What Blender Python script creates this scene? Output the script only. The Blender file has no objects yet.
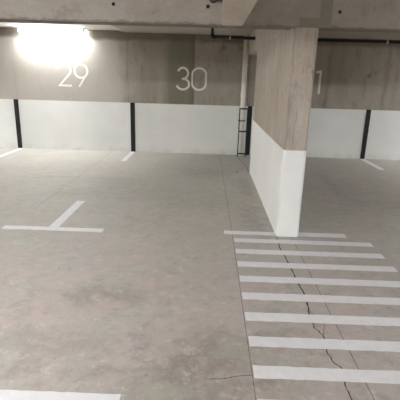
import bpy, bmesh, math, random
from mathutils import Matrix, Vector
random.seed(4)
PI = math.pi
SC = bpy.context.scene
COL = SC.collection

# ------------------------------------------------------------------ measures (metres)
D = 9.0                 # back wall
CEIL = 2.44
BEAM = 2.07             # underside of all beams
YF, YB = 4.142, 7.283   # column front and far end
XL, XR = 0.760, 0.990   # column sides
COLP = 0.926            # height of the white paint on the column
DADO = 1.046            # height of the white paint on the wall
BAY0, BAYW = -4.136, 2.5
SEAM = 0.303

# ------------------------------------------------------------------ mesh helpers
def link_mesh(name, bm, m=None, parent=None, smooth=False):
    me = bpy.data.meshes.new(name)
    bmesh.ops.recalc_face_normals(bm, faces=bm.faces[:])
    if smooth:
        for f in bm.faces: f.smooth = len(f.verts) == 4
    bm.to_mesh(me); bm.free()
    o = bpy.data.objects.new(name, me)
    if m: me.materials.append(m)
    COL.objects.link(o)
    if parent: o.parent = parent
    return o

def add_box(bm, x0, x1, y0, y1, z0, z1, bevel=0.0, seg=2):
    vs = [bm.verts.new((x, y, z)) for x in (x0, x1) for y in (y0, y1) for z in (z0, z1)]
    fs = [(0,1,3,2), (4,6,7,5), (0,4,5,1), (2,3,7,6), (0,2,6,4), (1,5,7,3)]
    faces = [bm.faces.new([vs[i] for i in f]) for f in fs]
    if bevel:
        es = list({e for f in faces for e in f.edges})
        bmesh.ops.bevel(bm, geom=es, offset=bevel, segments=seg, profile=0.5, affect='EDGES')

def box(name, b, m, parent=None, bevel=0.0):
    bm = bmesh.new(); add_box(bm, *b, bevel=bevel)
    return link_mesh(name, bm, m, parent)

def add_prism(bm, pts, z0, z1):
    a = [bm.verts.new((x, y, z0)) for x, y in pts]
    b = [bm.verts.new((x, y, z1)) for x, y in pts]
    n = len(pts)
    bm.faces.new(a[::-1]); bm.faces.new(b)
    for i in range(n):
        bm.faces.new((a[i], a[(i+1) % n], b[(i+1) % n], b[i]))

def add_tube(bm, pts, r, n=20, caps=True):
    """round bar along a polyline of points; r may be one radius or a list"""
    pts = [Vector(p) for p in pts]
    rs = r if isinstance(r, (list, tuple)) else [r]*len(pts)
    t0 = (pts[1]-pts[0]).normalized()
    ref = Vector((0, 0, 1)) if abs(t0.z) < .9 else Vector((1, 0, 0))
    u = t0.cross(ref).normalized()
    rings = []
    for i, p in enumerate(pts):
        if i == 0: t = pts[1]-pts[0]
        elif i == len(pts)-1: t = pts[-1]-pts[-2]
        else:
            t = (pts[i]-pts[i-1]).normalized() + (pts[i+1]-pts[i]).normalized()
        if t.length < 1e-9: t = t0.copy()
        t.normalize()
        u = (u - t*u.dot(t)).normalized(); v = t.cross(u)
        rings.append([bm.verts.new(p + (u*math.cos(2*PI*k/n) + v*math.sin(2*PI*k/n))*rs[i]) for k in range(n)])
    for a, b in zip(rings, rings[1:]):
        for k in range(n):
            bm.faces.new((a[k], a[(k+1) % n], b[(k+1) % n], b[k]))
    if caps:
        bm.faces.new(rings[0][::-1]); bm.faces.new(rings[-1])

def tube(name, pts, r, m, parent=None, n=20):
    bm = bmesh.new(); add_tube(bm, pts, r, n)
    return link_mesh(name, bm, m, parent, smooth=True)

def add_ribbon(bm, pts, w, place, thick, closed=False):
    """flat painted stroke of constant width along a 2-D polyline; place(x, y, h) gives the 3-D point"""
    n = len(pts); L = []; Rr = []
    ws = w if isinstance(w, (list, tuple)) else [w]*n
    for i in range(n):
        p = Vector(pts[i])
        a = Vector(pts[i-1]) if (i > 0 or closed) else p
        b = Vector(pts[(i+1) % n]) if (i < n-1 or closed) else p
        d1 = (p-a).normalized() if (p-a).length > 1e-9 else (b-p).normalized()
        d2 = (b-p).normalized() if (b-p).length > 1e-9 else d1
        n1 = Vector((-d1.y, d1.x)); n2 = Vector((-d2.y, d2.x))
        mvec = n1 + n2
        if mvec.length < .2: mvec = n1
        mvec.normalize(); k = 1/max(.45, mvec.dot(n1))
        L.append(p + mvec*ws[i]/2*k); Rr.append(p - mvec*ws[i]/2*k)
    v = [[bm.verts.new(place(q.x, q.y, h)) for q in s] for s in (L, Rr) for h in (0, thick)]
    lo, lt, ro, rt = v
    m = n if closed else n-1
    for i in range(m):
        j = (i+1) % n
        bm.faces.new((lt[i], lt[j], rt[j], rt[i]))
        bm.faces.new((lo[i], ro[i], ro[j], lo[j]))
        bm.faces.new((lo[i], lo[j], lt[j], lt[i]))
        bm.faces.new((ro[i], rt[i], rt[j], ro[j]))
    if not closed:
        for i in (0, n-1):
            bm.faces.new((lo[i], lt[i], rt[i], ro[i]))

def thing(name, label, cat, loc=(0, 0, 0), group=None):
    o = bpy.data.objects.new(name, None); o.empty_display_size = .1
    o.location = loc; COL.objects.link(o)
    return tag(o, label, cat, group)

def tag(o, label, cat, group=None):
    o['label'] = label; o['category'] = cat
    if group: o['group'] = group
    return o

def struct(o):
    o['kind'] = 'structure'; return o

def origin_to(o, p):
    """move the origin of a mesh to p without moving its shape"""
    p = Vector(p); o.data.transform(Matrix.Translation(-p)); o.location = p
    return o

# ------------------------------------------------------------------ material helpers
def lin(c):
    return tuple(((v/255)/12.92 if v/255 <= .04045 else ((v/255+.055)/1.055)**2.4) for v in c) + (1,)

class NT:
    def __init__(s, name):
        s.m = bpy.data.materials.new(name); s.m.use_nodes = True
        s.t = s.m.node_tree; s.b = s.t.nodes['Principled BSDF']
        s.co = s.t.nodes.new('ShaderNodeTexCoord').outputs['Object']
    def n(s, typ, **kw):
        x = s.t.nodes.new(typ)
        for k, v in kw.items(): setattr(x, k, v)
        return x
    def set(s, sock, v):
        if hasattr(v, 'is_output'): s.t.links.new(v, sock)
        else: sock.default_value = v
    def math(s, op, a, b=0.0, c=None, clamp=False):
        x = s.n('ShaderNodeMath', operation=op, use_clamp=clamp)
        s.set(x.inputs[0], a); s.set(x.inputs[1], b)
        if c is not None: s.set(x.inputs[2], c)
        return x.outputs[0]
    def mix(s, f, a, b, mode='MIX'):
        x = s.n('ShaderNodeMix', data_type='RGBA', blend_type=mode)
        s.set(x.inputs[0], f); s.set(x.inputs[6], a); s.set(x.inputs[7], b)
        return x.outputs[2]
    def map(s, scale=(1, 1, 1), loc=(0, 0, 0), rot=(0, 0, 0)):
        x = s.n('ShaderNodeMapping'); s.t.links.new(s.co, x.inputs[0])
        x.inputs['Scale'].default_value = scale; x.inputs['Location'].default_value = loc
        x.inputs['Rotation'].default_value = rot
        return x.outputs[0]
    def noise(s, scale, detail=4, rough=.55, vec=None, dist=0.0):
        x = s.n('ShaderNodeTexNoise'); s.set(x.inputs['Vector'], vec if vec is not None else s.co)
        x.inputs['Scale'].default_value = scale; x.inputs['Detail'].default_value = detail
        x.inputs['Roughness'].default_value = rough; x.inputs['Distortion'].default_value = dist
        return x.outputs[0]
    def ramp(s, f, lo, hi, a=0.0, b=1.0, smooth=True):
        x = s.n('ShaderNodeMapRange', interpolation_type='SMOOTHSTEP' if smooth else 'LINEAR')
        s.set(x.inputs[0], f)
        for i, v in zip((1, 2, 3, 4), (lo, hi, a, b)): x.inputs[i].default_value = v
        return x.outputs[0]
    def xyz(s):
        x = s.n('ShaderNodeSeparateXYZ'); s.t.links.new(s.co, x.inputs[0]); return x.outputs
    def voro(s, scale, vec=None):
        x = s.n('ShaderNodeTexVoronoi'); s.set(x.inputs['Vector'], vec if vec is not None else s.co)
        x.inputs['Scale'].default_value = scale; return x.outputs['Distance']
    def band(s, v, a, b, soft):
        return s.math('MULTIPLY', s.ramp(v, a-soft, a+soft), s.ramp(v, b-soft, b+soft, 1, 0))
    def spot(s, x, y, cx, cy, rx, ry, wob, amp=.6):
        dx = s.math('DIVIDE', s.math('SUBTRACT', x, cx), rx); dy = s.math('DIVIDE', s.math('SUBTRACT', y, cy), ry)
        r = s.math('SQRT', s.math('ADD', s.math('MULTIPLY', dx, dx), s.math('MULTIPLY', dy, dy)))
        r = s.math('ADD', r, s.math('MULTIPLY', s.math('SUBTRACT', wob, .5), amp*3))
        return s.ramp(r, .35, 1.15, 1, 0)
    def done(s, col, rough=.8, bump=None, strength=.2, dist=.01, spec=.3):
        s.set(s.b.inputs['Base Color'], col); s.set(s.b.inputs['Roughness'], rough)
        s.b.inputs['Specular IOR Level'].default_value = spec
        if bump is not None:
            x = s.n('ShaderNodeBump'); x.inputs['Strength'].default_value = strength
            x.inputs['Distance'].default_value = dist
            s.set(x.inputs['Height'], bump); s.t.links.new(x.outputs[0], s.b.inputs['Normal'])
        return s.m

def simple(name, c, rough=.5, metal=0.0, spec=.4, var=.06, scale=30):
    s = NT(name); f = s.noise(scale, 3)
    k = [min(1, v*(1-var*2)) for v in c[:3]] + [1]
    s.b.inputs['Metallic'].default_value = metal
    return s.done(s.mix(f, tuple(k), c), rough, spec=spec)

def concrete(name, ca, cb, cd, streak=(5, 5, .35), amount=.5, pits=True, big=.7):
    """board-marked cast concrete: broad cloudiness, streaks along the pour and pin holes"""
    s = NT(name)
    f1 = s.ramp(s.noise(big, 4, .6), .35, .68)
    col = s.mix(f1, ca, cb)
    st = s.ramp(s.noise(2.2, 5, .65, s.map(streak)), .42, .72)
    col = s.mix(s.math('MULTIPLY', st, amount), col, cd)
    fine = s.noise(26, 6, .7)
    col = s.mix(s.ramp(fine, .3, .75, 0, .28), col, tuple(v*1.25 for v in ca[:3])+(1,))
    h = fine
    if pits:
        v = s.voro(11); sz = s.noise(3.3, 2)
        p = s.math('MULTIPLY', s.ramp(v, .05, .10, 1, 0), s.ramp(sz, .55, .62))
        col = s.mix(s.math('MULTIPLY', p, .6), col, tuple(v*.35 for v in cd[:3])+(1,))
        h = s.math('SUBTRACT', fine, p)
    s.final = (col, h)
    return s

# soffits, beams and column
S = concrete('beam_concrete', lin((160, 153, 144)), lin((148, 138, 129)), lin((132, 122, 113)), (1.2, 2.2, 3), .4)
x, y, z = S.xyz(); col, h = S.final
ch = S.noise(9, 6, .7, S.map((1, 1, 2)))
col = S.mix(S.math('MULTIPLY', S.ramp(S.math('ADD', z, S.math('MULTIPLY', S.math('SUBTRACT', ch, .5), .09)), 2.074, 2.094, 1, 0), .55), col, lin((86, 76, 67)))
mt = S.noise(3.4, 8, .72)
col = S.mix(S.ramp(mt, .52, .66, 0, .5), col, lin((128, 116, 106)))
col = S.mix(S.ramp(mt, .34, .46, .4, 0), col, lin((172, 168, 160)))
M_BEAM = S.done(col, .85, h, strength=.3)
S = concrete('aisle_beam_concrete', lin((196, 188, 176)), lin((184, 175, 162)), lin((160, 150, 138)), (3, 1.2, 3), .4)
M_AISLE = S.done(*(S.final[0], .85, S.final[1]), strength=.25)
S = concrete('slab_concrete', lin((205, 202, 195)), lin((196, 193, 184)), lin((176, 171, 162)), (1, 3, 3), .35, pits=False)
x, y, z = S.xyz(); col, h = S.final      # slab turns browner and darker to the right in two steps
col = S.mix(S.ramp(x, -1.80, -1.76, 0, .85), col, lin((172, 164, 150)))
col = S.mix(S.ramp(x, .9, 1.0, 0, .7), col, lin((140, 130, 115)))
for jx in (-3.55, -.25):
    col = S.mix(S.math('MULTIPLY', S.band(x, jx-.008, jx+.008, .008), .5), col, lin((120, 112, 102)))
M_SLAB = S.done(col, .85, h, strength=.15)
S = concrete('column_concrete', lin((180, 170, 157)), lin((168, 157, 145)), lin((142, 131, 119)), (3.5, 3.5, .5), .45, big=1.3)
x, y, z = S.xyz(); col, h = S.final
mt = S.noise(4.5, 8, .74, S.map((1.6, 1.6, .8)))
col = S.mix(S.ramp(mt, .52, .66, 0, .55), col, lin((138, 128, 118)))
col = S.mix(S.ramp(mt, .34, .46, .45, 0), col, lin((196, 191, 183)))
sl = S.noise(7, 4, .6, S.map((3, 3, .45), (5, 1, 2)))
pit = S.math('MULTIPLY', S.ramp(sl, .64, .70), S.ramp(S.noise(1.9, 3), .45, .6))
col = S.mix(S.math('MULTIPLY', pit, .65), col, lin((92, 84, 75)))
for cy in (4.75, 5.55, 6.35):
    wy = S.math('ADD', y, S.math('MULTIPLY', S.math('SUBTRACT', S.noise(5, 4), .5), .03))
    col = S.mix(S.math('MULTIPLY', S.band(wy, cy-.006, cy+.006, .006), .45), col, lin((100, 92, 82)))
wx = S.math('ADD', x, S.math('MULTIPLY', S.math('SUBTRACT', S.noise(3, 5, .7), .5), .10))
ck = S.math('MULTIPLY', S.band(wx, .846, .852, .004), S.ramp(z, 1.25, 1.4, 1, 0))
col = S.mix(S.math('MULTIPLY', ck, .5), col, lin((80, 72, 64)))
ar = S.math('MULTIPLY', S.band(S.math('ADD', x, S.math('MULTIPLY', S.math('SUBTRACT', S.noise(8, 4, .7), .5), .05)), .758, .782, .006), S.ramp(y, YF+.021, YF+.024, 1, 0))
col = S.mix(S.math('MULTIPLY', ar, .25), col, lin((112, 104, 94)))
M_COLUMN = S.done(col, .85, S.math('SUBTRACT', h, S.math('MULTIPLY', pit, .5)), strength=.35)
S = concrete('grout', lin((134, 129, 115)), lin((142, 136, 122)), lin((120, 114, 101)), (3, 3, 1), .4, pits=False)
M_GROUT = S.done(*(S.final[0], .9, S.final[1]), strength=.1)

# the back wall: board marks, a greenish cast panel, brown runs of water
S = concrete('wall_concrete', lin((152, 144, 133)), lin((160, 153, 142)), lin((132, 123, 112)), (2.5, 2.5, .25), .45)
x, y, z = S.xyz()
col, h = S.final
wob = S.noise(1.7, 4)
mt = S.noise(4, 8, .74, S.map((1, 1, .6)))
col = S.mix(S.ramp(mt, .52, .66, 0, .5), col, lin((120, 110, 98)))
col = S.mix(S.ramp(mt, .34, .46, .4, 0), col, lin((172, 166, 156)))
vs_ = S.noise(6, 5, .7, S.map((2.2, 2.2, .35), (4, 0, 1)))
col = S.mix(S.ramp(vs_, .54, .66, 0, .35), col, lin((112, 102, 90)))
pv = S.math('MULTIPLY', S.ramp(S.voro(6.5), .06, .11, 1, 0), S.ramp(S.noise(2.4, 2), .5, .58))
col = S.mix(S.math('MULTIPLY', pv, .55), col, lin((84, 76, 66)))
g = S.math('MULTIPLY', S.ramp(x, -1.05, -.80), S.ramp(x, -.345, -.325, 1, 0))
col = S.mix(S.math('MULTIPLY', g, .85), col, lin((121, 117, 101)))
g2 = S.math('MULTIPLY', S.ramp(x, -.5, -.33), S.ramp(x, -.345, -.325, 1, 0))
col = S.mix(S.math('MULTIPLY', g2, .5), col, lin((96, 92, 76)))
for cx, wd in ((2.45, .03), (3.62, .025), (-1.72, .02)):
    xx = S.math('ADD', x, S.math('MULTIPLY', S.math('SUBTRACT', wob, .5), .12))
    col = S.mix(S.math('MULTIPLY', S.band(xx, cx-wd, cx+wd, wd*1.5), .4), col, lin((104, 93, 80)))
for cx in (-4.11, .80):
    col = S.mix(S.math('MULTIPLY', S.band(x, cx-.006, cx+.006, .006), .75), col, lin((84, 76, 66)))
for cx, cz in ((.26, 2.2), (.60, 2.2), (3.27, 1.73)):
    col = S.mix(S.math('MULTIPLY', S.spot(x, z, cx, cz, .055, .055, wob, .25), .5), col, lin((84, 74, 62)))
col = S.mix(S.math('MULTIPLY', S.ramp(S.math('ADD', x, S.math('MULTIPLY', S.math('SUBTRACT', wob, .5), .5)), -1.95, -1.55, 1, 0), .62), col, lin((186, 180, 171)))  # left part painted lighter to add to the lamp glow on the wall
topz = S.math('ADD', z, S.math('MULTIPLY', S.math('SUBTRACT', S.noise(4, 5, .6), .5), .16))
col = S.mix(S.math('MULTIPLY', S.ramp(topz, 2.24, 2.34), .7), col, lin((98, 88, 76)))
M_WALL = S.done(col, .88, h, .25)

# white wall paint, with faint runs, scuffs and dirt near the ground
S = NT('white_wall_paint')
x, y, z = S.xyz()
f = S.noise(1.3, 5, .6); fine = S.noise(35, 4)
col = S.mix(S.ramp(f, .3, .7), lin((228, 228, 225)), lin((219, 220, 217)))
run = S.ramp(S.noise(3, 4, .6, S.map((4, 4, .15))), .62, .78)
col = S.mix(S.math('MULTIPLY', run, .35), col, lin((236, 236, 232)))
foot = S.math('MULTIPLY', S.ramp(z, 0, .16, 1, 0), S.ramp(S.noise(5, 4), .35, .75))
col = S.mix(S.math('MULTIPLY', foot, .55), col, lin((190, 184, 168)))
spk = S.math('MULTIPLY', S.ramp(S.voro(9), .03, .07, 1, 0), S.ramp(S.noise(2.6, 2), .55, .62))
col = S.mix(S.math('MULTIPLY', spk, .4), col, lin((170, 165, 155)))
M_PAINT = S.done(col, .6, fine, .12)

S = NT('column_paint')
x, y, z = S.xyz(); f = S.noise(1.6, 5, .6); fine = S.noise(35, 4)
col = S.mix(S.ramp(f, .3, .7), lin((241, 241, 239)), lin((234, 235, 233)))
spk = S.math('MULTIPLY', S.ramp(S.voro(13), .04, .08, 1, 0), S.ramp(S.noise(3.6, 2), .54, .62))
col = S.mix(S.math('MULTIPLY', spk, .4), col, lin((180, 176, 168)))
M_CPAINT = S.done(col, .6, fine, .12)

# floor: grey-green cement, pink-brown dust towards the aisle, dark wheel dirt
S = NT('floor_concrete')
x, y, z = S.xyz()
w1 = S.noise(.9, 5, .6); w2 = S.noise(4.2, 9, .72); fine = S.noise(38, 5, .7); w3 = S.noise(1.9, 5, .6, S.map((1, 1, 1), (7, 3, 0)))
col = S.mix(S.ramp(w1, .35, .68), lin((180, 178, 171)), lin((171, 168, 160)))
yy = S.math('ADD', y, S.math('MULTIPLY', S.math('SUBTRACT', w3, .5), 3.2))
pink = S.ramp(yy, 2.5, 4.3, 1, 0)
col = S.mix(S.math('MULTIPLY', pink, .85), col, lin((174, 165, 160)))
right = S.math('MULTIPLY', S.ramp(S.math('ADD', x, S.math('MULTIPLY', S.math('SUBTRACT', w3, .5), 2)), .9, 1.8), S.ramp(w3, .35, .6))
col = S.mix(S.math('MULTIPLY', right, .4), col, lin((168, 158, 152)))
# dirt in ragged patches
dirt = S.math('MULTIPLY', S.ramp(w2, .47, .62), S.ramp(yy, 2.3, 3.6, 1, 0))
col = S.mix(S.math('MULTIPLY', dirt, .6), col, lin((142, 133, 127)))
for cx, cy, rx, ry, k in ((-.75, 2.75, .40, .22, .5), (.05, 2.15, .45, .35, .55), (.0, 1.8, .7, .3, .45), (-1.0, 2.2, .5, .15, .35), (.55, 4.7, .18, .7, .35), (.60, 6.2, .12, .8, .35),
                          (-1.85, 5.55, .35, .3, .22), (.55, 2.35, .2, .1, .3), (.78, 2.55, .05, .14, .6), (2.6, 5.5, .9, .25, .25), (2.0, 6.6, .12, 1.0, .25), (-.1, 7.2, .5, .4, .2)):
    col = S.mix(S.math('MULTIPLY', S.spot(x, y, cx, cy, rx, ry, w2, 1.5), k), col, lin((124, 113, 104)))
# a paler patch along the left bays
pt = S.math('MULTIPLY', S.band(x, -3.4, -1.0, .03), S.ramp(S.math('ADD', y, S.math('MULTIPLY', w2, .12)), 6.5, 6.62))
col = S.mix(S.math('MULTIPLY', pt, .3), col, lin((188, 183, 172)))
pe = S.math('MULTIPLY', S.band(x, -2.6, -1.05, .05), S.band(S.math('ADD', y, S.math('MULTIPLY', w2, .12)), 6.53, 6.57, .02))
col = S.mix(S.math('MULTIPLY', pe, .5), col, lin((130, 124, 112)))
col = S.mix(S.ramp(fine, .35, .75, 0, .22), col, lin((192, 186, 176)))
spk = S.math('MULTIPLY', S.ramp(S.voro(6.5), .05, .09, 1, 0), S.ramp(S.noise(2.1, 2), .56, .62))
hue = S.noise(2.3, 7, .7, S.map((1, 1, 1), (3, 9, 0)))
col = S.mix(S.math('MULTIPLY', S.ramp(hue, .46, .58, 0, .6), S.ramp(y, 3.0, 5.5, 1, .25)), col, lin((183, 171, 165)))
col = S.mix(S.math('MULTIPLY', S.ramp(hue, .38, .50, 1, 0), .45), col, lin((174, 174, 160)))
mot = S.noise(9, 9, .78)
col = S.mix(S.ramp(mot, .52, .66, 0, .42), col, lin((138, 129, 120)))
col = S.mix(S.ramp(mot, .34, .47, .5, 0), col, lin((204, 200, 192)))
scr = S.noise(6, 5, .7, S.map((1, 6, 1), (2, 0, 0), (0, 0, .5)))
col = S.mix(S.ramp(scr, .64, .70, 0, .25), col, lin((206, 200, 194)))
col = S.mix(S.math('MULTIPLY', spk, .6), col, lin((100, 92, 84)))
M_FLOOR = S.done(col, S.ramp(w2, .3, .7, .55, .72), fine, .10, spec=.35)

# road paint: worn a little
S = NT('line_paint')
f = S.noise(14, 6, .7); g = S.noise(2.2, 4)
col = S.mix(S.ramp(f, .3, .75), lin((226, 226, 228)), lin((216, 216, 217)))
wear = S.math('MULTIPLY', S.ramp(S.noise(28, 6, .75), .62, .74), S.ramp(g, .45, .65))
col = S.mix(S.math('MULTIPLY', wear, .6), col, lin((186, 178, 168)))
M_LINE = S.done(col, .6, f, .1)
S = NT('number_paint')
f = S.noise(24, 5, .7)
M_NUM = S.done(S.mix(f, lin((232, 230, 224)), lin((214, 211, 204))), .65, f, .1)

M_BLACK = simple('black_rubber', lin((20, 20, 21)), .6, var=.2)
M_STEEL = simple('black_steel', lin((24, 24, 24)), .5, .1, var=.15)
M_PIPE = simple('black_pipe', lin((22, 22, 22)), .4, var=.15)
M_PVC = simple('pvc', lin((238, 234, 224)), .4, var=.06, scale=6)
M_GALV = simple('galvanised_steel', lin((190, 190, 188)), .4, .6)
M_HOLE = simple('hole_dark', lin((30, 27, 24)), .9)
M_JOINT = simple('joint_dark', lin((120, 112, 104)), .95, var=.25, scale=12)
M_CRACK = simple('crack_dark', lin((82, 74, 68)), .95, var=.3, scale=12)
M_TRAY = simple('lamp_white', lin((230, 230, 228)), .4, var=.02)
def emit(name, c, e):
    s = NT(name); s.b.inputs['Base Color'].default_value = (.9, .9, .9, 1)
    s.b.inputs['Emission Color'].default_value = c; s.b.inputs['Emission Strength'].default_value = e
    return s.m
LAMP_TINT = (.94, .968, 1, 1)

# ------------------------------------------------------------------ the setting
X0, X1, Y0 = -10.5, 9.5, -8.0
floor = struct(box('floor', (X0, X1, Y0, D, -.2, 0), M_FLOOR))
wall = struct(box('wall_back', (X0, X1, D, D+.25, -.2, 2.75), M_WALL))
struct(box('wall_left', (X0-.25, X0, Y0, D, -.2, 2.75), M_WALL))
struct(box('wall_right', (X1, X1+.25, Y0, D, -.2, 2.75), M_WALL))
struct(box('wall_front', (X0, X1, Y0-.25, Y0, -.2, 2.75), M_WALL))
# slab soffit, a shade higher over the left bays with a sloping edge
bm = bmesh.new()
prof = [(X0, CEIL+.032), (-1.905, CEIL+.032), (-1.765, CEIL), (X1, CEIL), (X1, 2.75), (X0, 2.75)]
a = [bm.verts.new((x, Y0, z)) for x, z in prof]; b = [bm.verts.new((x, D, z)) for x, z in prof]
bm.faces.new(a); bm.faces.new(b[::-1])
for i in range(6): bm.faces.new((a[i], b[i], b[(i+1) % 6], a[(i+1) % 6]))
ceiling = struct(link_mesh('ceiling', bm, M_SLAB))

# white painted lower band of the wall
box('painted_dado', (X0, X1, D-.004, D, 0, DADO), M_PAINT, wall)['label'] = 'white painted lower band of the wall'

# cross beam over the front of the bays, aisle beam towards the viewer, beam over the column
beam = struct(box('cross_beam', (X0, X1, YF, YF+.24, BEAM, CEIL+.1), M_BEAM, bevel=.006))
bm = bmesh.new()
add_prism(bm, [(.090, YF), (.066, 2.86), (.066, Y0), (.279, Y0), (.279, YF)], BEAM, CEIL+.1)
struct(link_mesh('aisle_beam', bm, M_AISLE))
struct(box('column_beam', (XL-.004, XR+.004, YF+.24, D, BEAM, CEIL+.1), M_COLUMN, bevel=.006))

def disc_recess(name, x, z, r, parent):
    """tie-bolt hole: a conical cup standing in the face with a grout collar round it"""
    bm = bmesh.new(); n = 20
    rings = []
    for rr, dy in ((r*1.25, -.0006), (r, -.0022), (r*.82, -.0012)):
        rings.append([bm.verts.new((x+rr*math.cos(2*PI*k/n), YF+dy, z+rr*math.sin(2*PI*k/n))) for k in range(n)])
    for p, q in zip(rings, rings[1:]):
        for k in range(n): bm.faces.new((p[k], p[(k+1) % n], q[(k+1) % n], q[k]))
    bm.faces.new(rings[-1])
    o = link_mesh(name, bm, M_HOLE, parent)
    return o
for hx, hz, hr in ((-.913, 2.226, .013), (-.043, 2.226, .014), (1.163, 2.209, .013)):
    disc_recess('tie_hole', hx, hz, hr, beam)['label'] = 'dark tie-bolt hole'
# grey grout patch where the column runs into the beam
bm = bmesh.new()
add_box(bm, .800, .985, YF-.003, YF, 2.072, 2.155, bevel=.001)
add_box(bm, .985, 1.095, YF-.003, YF, 2.072, CEIL, bevel=.001)
link_mesh('grout_patch', bm, M_GROUT, beam)['label'] = 'smooth grey-green grout patch'

# saw cuts and cracks of the floor: narrow dark lines
fl = lambda x, y, h: (x, y, .0004+h)
def joint(name, pts, w, m):
    bm = bmesh.new(); add_ribbon(bm, pts, w, fl, .0004)
    return link_mesh(name, bm, m, floor)
joint('saw_cut', [(.262, D-.005), (.275, 6.5), (SEAM-.012, 4.1), (SEAM-.010, 1.0)], .004, M_JOINT)
joint('saw_cut', [(.918, YF-.004), (.918, 2.8), (.918, 1.0)], .0045, M_JOINT)
joint('saw_cut', [(-2.085, D-.005), (-2.09, 6.9), (-2.105, 4.9)], .006, simple('joint_faint', lin((146, 139, 130)), .95))
joint('saw_cut', [(.60, D-.005), (.735, 7.75), (.752, 7.3)], .010, M_JOINT)
def wander(pts, amp, sub=4):
    out = []
    for p, q in zip(pts, pts[1:]):
        for k in range(sub):
            t = k/sub
            out.append((p[0]+(q[0]-p[0])*t + (random.uniform(-amp, amp) if k else 0), p[1]+(q[1]-p[1])*t))
    out.append(pts[-1]); return out
c1 = wander([(.759, 4.095), (.749, 3.776), (.772, 3.337), (.790, 2.948), (.765, 2.60)], .006, 6)
joint('floor_crack', c1, [.006+.006*abs(math.sin(i*1.7)) for i in range(len(c1))], M_CRACK)['label'] = 'straight dark crack'
c2 = wander([(.765, 2.60), (.757, 2.456), (.796, 2.378), (.788, 2.271), (.775, 2.18), (.785, 2.108), (.830, 2.04), (.797, 1.916), (.799, 1.805), (.82, 1.6)], .006, 4)
joint('floor_crack', c2, [.004+.004*abs(math.sin(i*1.3)) for i in range(len(c2))], M_CRACK)['label'] = 'jagged dark crack'
c3 = wander([(.775, 2.78), (.79, 2.62), (.84, 2.50), (.82, 2.44), (.796, 2.378)], .006, 3)
joint('floor_crack', c3, .003, M_CRACK)
joint('floor_crack', wander([(SEAM-.01, 1.965), (.22, 1.955), (.12, 1.925), (.05, 1.92)], .008, 3), .004, M_CRACK)
# chipped hole at the foot of the column
bm = bmesh.new()
add_prism(bm, [(.712+.028*math.cos(t)*(1+.25*math.sin(3*t)), 4.195+.024*math.sin(t)) for t in [2*PI*k/14 for k in range(14)]], .0002, .0012)
link_mesh('chip', bm, M_CRACK, floor)['label'] = 'dark chipped hole'
bm = bmesh.new()
add_prism(bm, [(.533+.02*math.cos(2*PI*k/14), 7.26+.03*math.sin(2*PI*k/14)) for k in range(14)], .0002, .0012)
link_mesh('chip', bm, M_CRACK, floor)

# ------------------------------------------------------------------ the column
def foot(o, c):
    return [(XL-o, YF-o+c), (XL-o+c, YF-o), (XR+o-c, YF-o), (XR+o, YF-o+c), (XR+o, YB+o), (XL-o, YB+o)]
col_t = thing('concrete_column', 'long board-marked concrete blade column with white painted base', 'column', (XL+.115, YF, 0))
bm = bmesh.new(); add_prism(bm, foot(0, .020), 0, BEAM)
o = link_mesh('shaft', bm, M_COLUMN); o.parent = col_t; o.matrix_parent_inverse = Matrix.Translation(-col_t.location)
bm = bmesh.new(); add_prism(bm, foot(.003, .021), .0005, COLP)
o = link_mesh('painted_base', bm, M_CPAINT); o.parent = col_t; o.matrix_parent_inverse = Matrix.Translation(-col_t.location)
o['label'] = 'white painted base of the column'

def part(o, t):
    o.parent = t; o.matrix_parent_inverse = Matrix.Translation(-t.location); return o

# ------------------------------------------------------------------ black strips on the wall, one per bay line
strip_labels = ['black vertical strip on white wall left of number 29',
                'black vertical strip on white wall between numbers 29 and 30',
                'black vertical strip on white wall beside the white downpipe',
                'black vertical strip on white wall right of the column']
for k in range(4):
    x = BAY0+k*BAYW
    o = box('bay_strip', (x-.047, x+.047, D-.022, D-.0045, .004, DADO+.004), M_BLACK, bevel=.003)
    tag(origin_to(o, (x, D-.013, .004)), strip_labels[k], 'wall strip', 'black strips marking the bay lines')

# ------------------------------------------------------------------ painted numbers
def arc(cx, cy, rx, ry, a0, a1, n=24):
    return [(cx+rx*math.cos(math.radians(a0+(a1-a0)*k/n)), cy+ry*math.sin(math.radians(a0+(a1-a0)*k/n))) for k in range(n+1)]
SW = .043
# digits inside a box 0..w, 0..h measured along stroke centres
def digit_paths(ch):
    if ch == '0':
        r = .143
        return [(arc(.143, .310, r, .125, 0, 180, 20) + arc(.143, .125, r, .125, 180, 360, 20), True)], .286
    if ch == '3':
        return [(arc(.130, .325, .105, .110, 160, -90, 24)[:-1] + [(.105, .215)], False),
                ([(.118, .215)] + arc(.130, .1075, .130, .1075, 90, -165, 26), False)], .26
    if ch == '2':
        return [(arc(.135, .310, .125, .125, 170, -35, 24) + [(.012, .0)] + [(.275, 0)], False)], .275
    if ch == '9':
        ring = arc(.140, .300, .135, .135, 0, 360, 36)[:-1]
        return [(ring, True), ([(.262, .245), (.085, -.02)], False)], .275
    if ch == '1':
        return [([(0, .412), (.09, .435), (.09, -.02)], False)], .10
def number(txt, cx, zb, label, gap, shift):
    t = thing('bay_number', label, 'number', (cx, D-.0005, zb), 'painted bay numbers on the wall')
    for i, ch in enumerate(txt):
        paths, w = digit_paths(ch)
        bm = bmesh.new()
        for q, (pts, closed) in enumerate(paths):      # strokes that cross differ slightly in paint thickness
            add_ribbon(bm, pts, SW, lambda x, y, h, i=i: (cx+shift[i]+x, D-.0006-h, zb+y), .0025+.0008*q, closed)
        part(link_mesh('digit', bm, M_NUM), t)
    return t
number('29', BAY0+1.25*1+0, 1.362, 'white painted number 29 on the concrete wall under the glaring light', .1, (-.300, .040))
number('30', BAY0+3.75, 1.352, 'white painted number 30 on the concrete wall left of the downpipe', .1, (-.315, .010))
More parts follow.
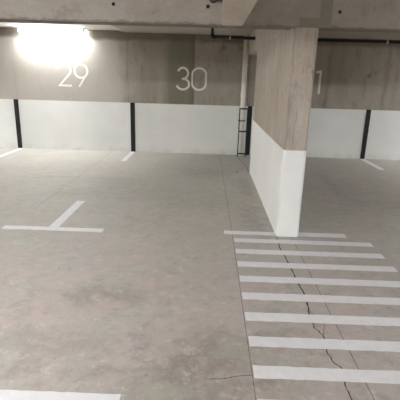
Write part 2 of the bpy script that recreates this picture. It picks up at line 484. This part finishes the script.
number('31', BAY0+6.25, 1.357, 'white painted number 31 on the wall, mostly hidden behind the column', .1, (-.275, .070))

# ------------------------------------------------------------------ floor markings (2 mm thermoplastic)
TH = .002
def slab(name, x0, x1, y0, y1, label, cat, group):
    n = max(2, int((x1-x0)/.05)); m = max(2, int((y1-y0)/.05))
    top = [(x0+(x1-x0)*k/n, y1+random.uniform(-.0025, .0025)) for k in range(n+1)]
    bot = [(x0+(x1-x0)*k/n, y0+random.uniform(-.0025, .0025)) for k in range(n, -1, -1)]
    bm = bmesh.new(); add_prism(bm, bot[::-1] + top[::-1], .0008, TH)
    o = link_mesh(name, bm, M_LINE)
    if label: tag(origin_to(o, ((x0+x1)/2, (y0+y1)/2, 0)), label, cat, group)
    return o
G = 'white hatch stripes in front of the column'
slab('hatch_stripe', .205, XL-.006, 4.160, 4.262, 'short white floor stripe running left from the column foot', 'stripe', G)
slab('hatch_stripe', XR+.006, 1.519, 4.166, 4.282, 'short white floor stripe running right from the column foot', 'stripe', G)
ordn = ['white floor stripe just in front of the column foot, topmost full stripe',
        'second full white floor stripe counted from the column foot',
        'third full white floor stripe counted from the column foot',
        'fourth full white floor stripe counted from the column foot',
        'fifth full white floor stripe counted from the column foot',
        'sixth full white floor stripe counted from the column foot',
        'seventh full white floor stripe, where the crack bends sharply',
        'eighth full white floor stripe, next to last towards the viewer',
        'white floor stripe nearest the viewer, cut off by the bottom edge']
for k in range(9):
    y = 4.0475-.2857*k + (.02 if k == 8 else 0)
    slab('hatch_stripe', SEAM-.002, 1.717, y-.106, y, ordn[k], 'stripe', G)
t = thing('bay_line', 'white painted T on the floor below number 29', 'floor marking', (-1.645, 4.137, 0), 'white bay lines')
part(slab('crossbar', -2.172, -1.093, 4.085, 4.187, None, None, None), t)
part(slab('stem', -1.697, -1.590, 4.189, 5.185, None, None, None), t)
slab('bay_line', -1.51, -.411, 1.675, 1.777, 'white painted bar on the floor at the bottom left corner', 'floor marking', 'white bay lines')
slab('bay_line', -1.690, -1.588, 7.92, D-.03, 'short white line on the floor below the strip between 29 and 30', 'floor marking', 'white bay lines')
slab('bay_line', -4.150, -4.045, 7.85, D-.03, 'short white line on the floor at the left edge', 'floor marking', 'white bay lines')
slab('bay_line', 3.305, 3.412, 7.86, D-.03, 'short white line on the floor right of the column', 'floor marking', 'white bay lines')

# ------------------------------------------------------------------ downpipe in the corner
px, py = .700, D-.075
t = thing('downpipe', 'off-white plastic downpipe running up the wall beside the column', 'pipe', (px, py, 0))
part(tube('pipe', [(px, py, .002), (px, py, 1.0), (px, py, CEIL)], .050, M_PVC, n=28), t)
for z0, z1 in ((1.22, 1.34), (1.86, 1.90)):
    part(tube('coupling', [(px, py, z0), (px, py, z0+.006), (px, py, z1-.006), (px, py, z1)], [.0505, .0555, .0555, .0505], M_PVC, n=28), t)
part(tube('foot_collar', [(px, py, .002), (px, py, .05), (px, py, .055)], [.060, .060, .053], M_PVC, n=28), t)
bm = bmesh.new()
add_tube(bm, [(px, py, .735), (px, py, .765)], .0545, 28)
add_box(bm, px-.075, px+.075, D-.014, D-.0045, .735, .765)
part(link_mesh('clamp', bm, simple('grey_clamp', lin((120, 118, 112)), .5), None), t)

# steel guard in front of it
gy = D-.20
t = thing('pipe_guard', 'black steel guard frame around the foot of the downpipe', 'guard', (.71, gy, 0))
bm = bmesh.new(); add_box(bm, .625, .647, gy-.011, gy+.011, .001, 1.015, bevel=.003); part(link_mesh('upright', bm, M_STEEL), t)
bm = bmesh.new(); add_box(bm, .790, .812, gy-.011, gy+.011, .001, 1.015, bevel=.003); part(link_mesh('upright', bm, M_STEEL), t)
for z in (.048, .520, .990):
    bm = bmesh.new(); add_box(bm, .6475, .7895, gy-.011, gy+.011, z, z+.030, bevel=.003); part(link_mesh('rail', bm, M_STEEL), t)

# ------------------------------------------------------------------ black pipe under the slab
PY, PZ, PR = 7.70, 2.280, .027
t = thing('overhead_pipe', 'thin black pipe running below the slab across the bays and through the column beam', 'pipe', (.01, PY, PZ))
part(tube('pipe_run', [(.035, PY, PZ), (.40, PY, PZ), (XL-.0045, PY, PZ)], PR, M_PIPE), t)
part(tube('pipe_run', [(XR+.0045, PY, PZ), (4, PY, PZ), (8.5, PY, PZ)], PR, M_PIPE), t)
part(tube('drop', [(.010, PY, PZ+.03), (.010, PY, CEIL)], PR*.95, simple('dark_pipe', lin((52, 50, 46)), .5)), t)
part(tube('elbow', [(.010, PY, PZ+.055), (.010, PY, PZ+.020), (.013, PY, PZ+.006), (.022, PY, PZ-.001), (.04, PY, PZ), (.065, PY, PZ)], PR*1.22, M_PIPE), t)
for hx in (.318, 1.345, 3.03):
    bm = bmesh.new()
    add_tube(bm, [(hx-.012, PY, PZ), (hx+.012, PY, PZ)], PR*1.2, 20)
    add_tube(bm, [(hx, PY, PZ+PR), (hx, PY, CEIL)], .003, 10)
    part(link_mesh('hanger', bm, M_GALV), t)

# pipe along the aisle beam, seen end-on at the top edge
t = thing('aisle_pipe', 'black pipe end meeting the cross beam at the top edge', 'pipe', (.005, YF, 2.292))
part(tube('pipe_run', [(.005, YF-.001, 2.292), (.005, 2, 2.292), (.005, -3, 2.292)], .032, M_PIPE), t)
part(tube('collar', [(.005, YF-.001, 2.292), (.005, YF-.035, 2.292)], .040, M_PIPE), t)
bm = bmesh.new(); add_box(bm, .040, .0885, YF-.06, YF-.03, 2.262, 2.322, bevel=.004)
part(link_mesh('bracket', bm, simple('bracket_steel', lin((96, 88, 78)), .6, .3)), t)

# ------------------------------------------------------------------ fluorescent battens
def batten(x, y, length, label, em, along='x', top=CEIL, drop=.0):
    t = thing('ceiling_light', label, 'light', (x, y, top), 'fluorescent ceiling lights')
    h = length/2
    def bx(name, a0, a1, b0, b1, z0, z1, m, bev):
        bm = bmesh.new()
        if along == 'x': add_box(bm, x+a0, x+a1, y+b0, y+b1, z0, z1, bevel=bev)
        else: add_box(bm, x+b0, x+b1, y+a0, y+a1, z0, z1, bevel=bev)
        part(link_mesh(name, bm, m), t)
    z = top-drop
    if drop: 
        for s in (-.6, .6): bx('hanger', h*s-.01, h*s+.01, -.01, .01, z, top, M_GALV, 0)
    bx('housing', -h, h, -.065, .065, z-.045, z, M_TRAY, .004)
    bx('diffuser', -h+.02, h-.02, -.055, .055, z-.095, z-.0455, em, .012)
    bx('end_cap', -h, -h+.0195, -.06, .06, z-.097, z-.0455, M_TRAY, .004)
    bx('end_cap', h-.0195, h, -.06, .06, z-.097, z-.0455, M_TRAY, .004)
LAMPS = [  # lamps after the first are unseen, placed and powered to fit brightness
    (-3.22, D-.145, 15.0, 'glaring white batten light on the ceiling above number 29'),
    (-2.1, 1.4, 11.7, 'unseen batten light above the aisle, left of the viewer'),
    (2.6, 1.4, 4.9, 'unseen batten light above the aisle, right of the viewer'),
    (-6.6, 1.4, 60.0, 'unseen batten light above the aisle, far left of the viewer'),
    (6.6, 1.4, 38.0, 'unseen batten light above the aisle, far right of the viewer'),
    (-1.0, -4.5, 70.0, 'unseen batten light far behind the viewer'),
    (6.2, D-.9, 22.0, 'unseen batten light over the right-hand bays beyond the picture'),
    (-7.5, D-.5, 32.0, 'unseen batten light over the left-hand bays beyond the picture'),
]
for lx, ly, power, text in LAMPS:
    batten(lx, ly, 1.32, text, emit('lit_diffuser', LAMP_TINT, power), top=CEIL+(.032 if lx < -1.95 else 0))

# ------------------------------------------------------------------ world, camera
w = bpy.data.worlds.new('World'); SC.world = w; w.use_nodes = True
w.node_tree.nodes['Background'].inputs[0].default_value = (.02, .02, .02, 1)
w.node_tree.nodes['Background'].inputs[1].default_value = .2

F, PITCH, ROLL, YAW, EYE = 414.07, .28709, .02896, -.01571, 1.5986
fw = Vector((math.sin(YAW)*math.cos(PITCH), math.cos(YAW)*math.cos(PITCH), -math.sin(PITCH)))
rt = Vector((math.cos(YAW), -math.sin(YAW), 0)); up = rt.cross(fw)
r2 = rt*math.cos(ROLL) + up*math.sin(ROLL); u2 = -rt*math.sin(ROLL) + up*math.cos(ROLL)
cam = bpy.data.cameras.new('Camera'); co = bpy.data.objects.new('Camera', cam); COL.objects.link(co)
co.matrix_world = Matrix(((r2.x, u2.x, -fw.x, 0), (r2.y, u2.y, -fw.y, 0), (r2.z, u2.z, -fw.z, EYE), (0, 0, 0, 1)))
cam.sensor_width = 36; cam.sensor_fit = 'HORIZONTAL'; cam.lens = F/400*36; cam.clip_start = .02
SC.camera = co
vs = SC.view_settings
vs.view_transform = 'Standard'; vs.look = 'None'; vs.exposure = 3.07; vs.gamma = 1; vs.use_curve_mapping = False
SC.cycles.max_bounces = 10; SC.cycles.diffuse_bounces = 6
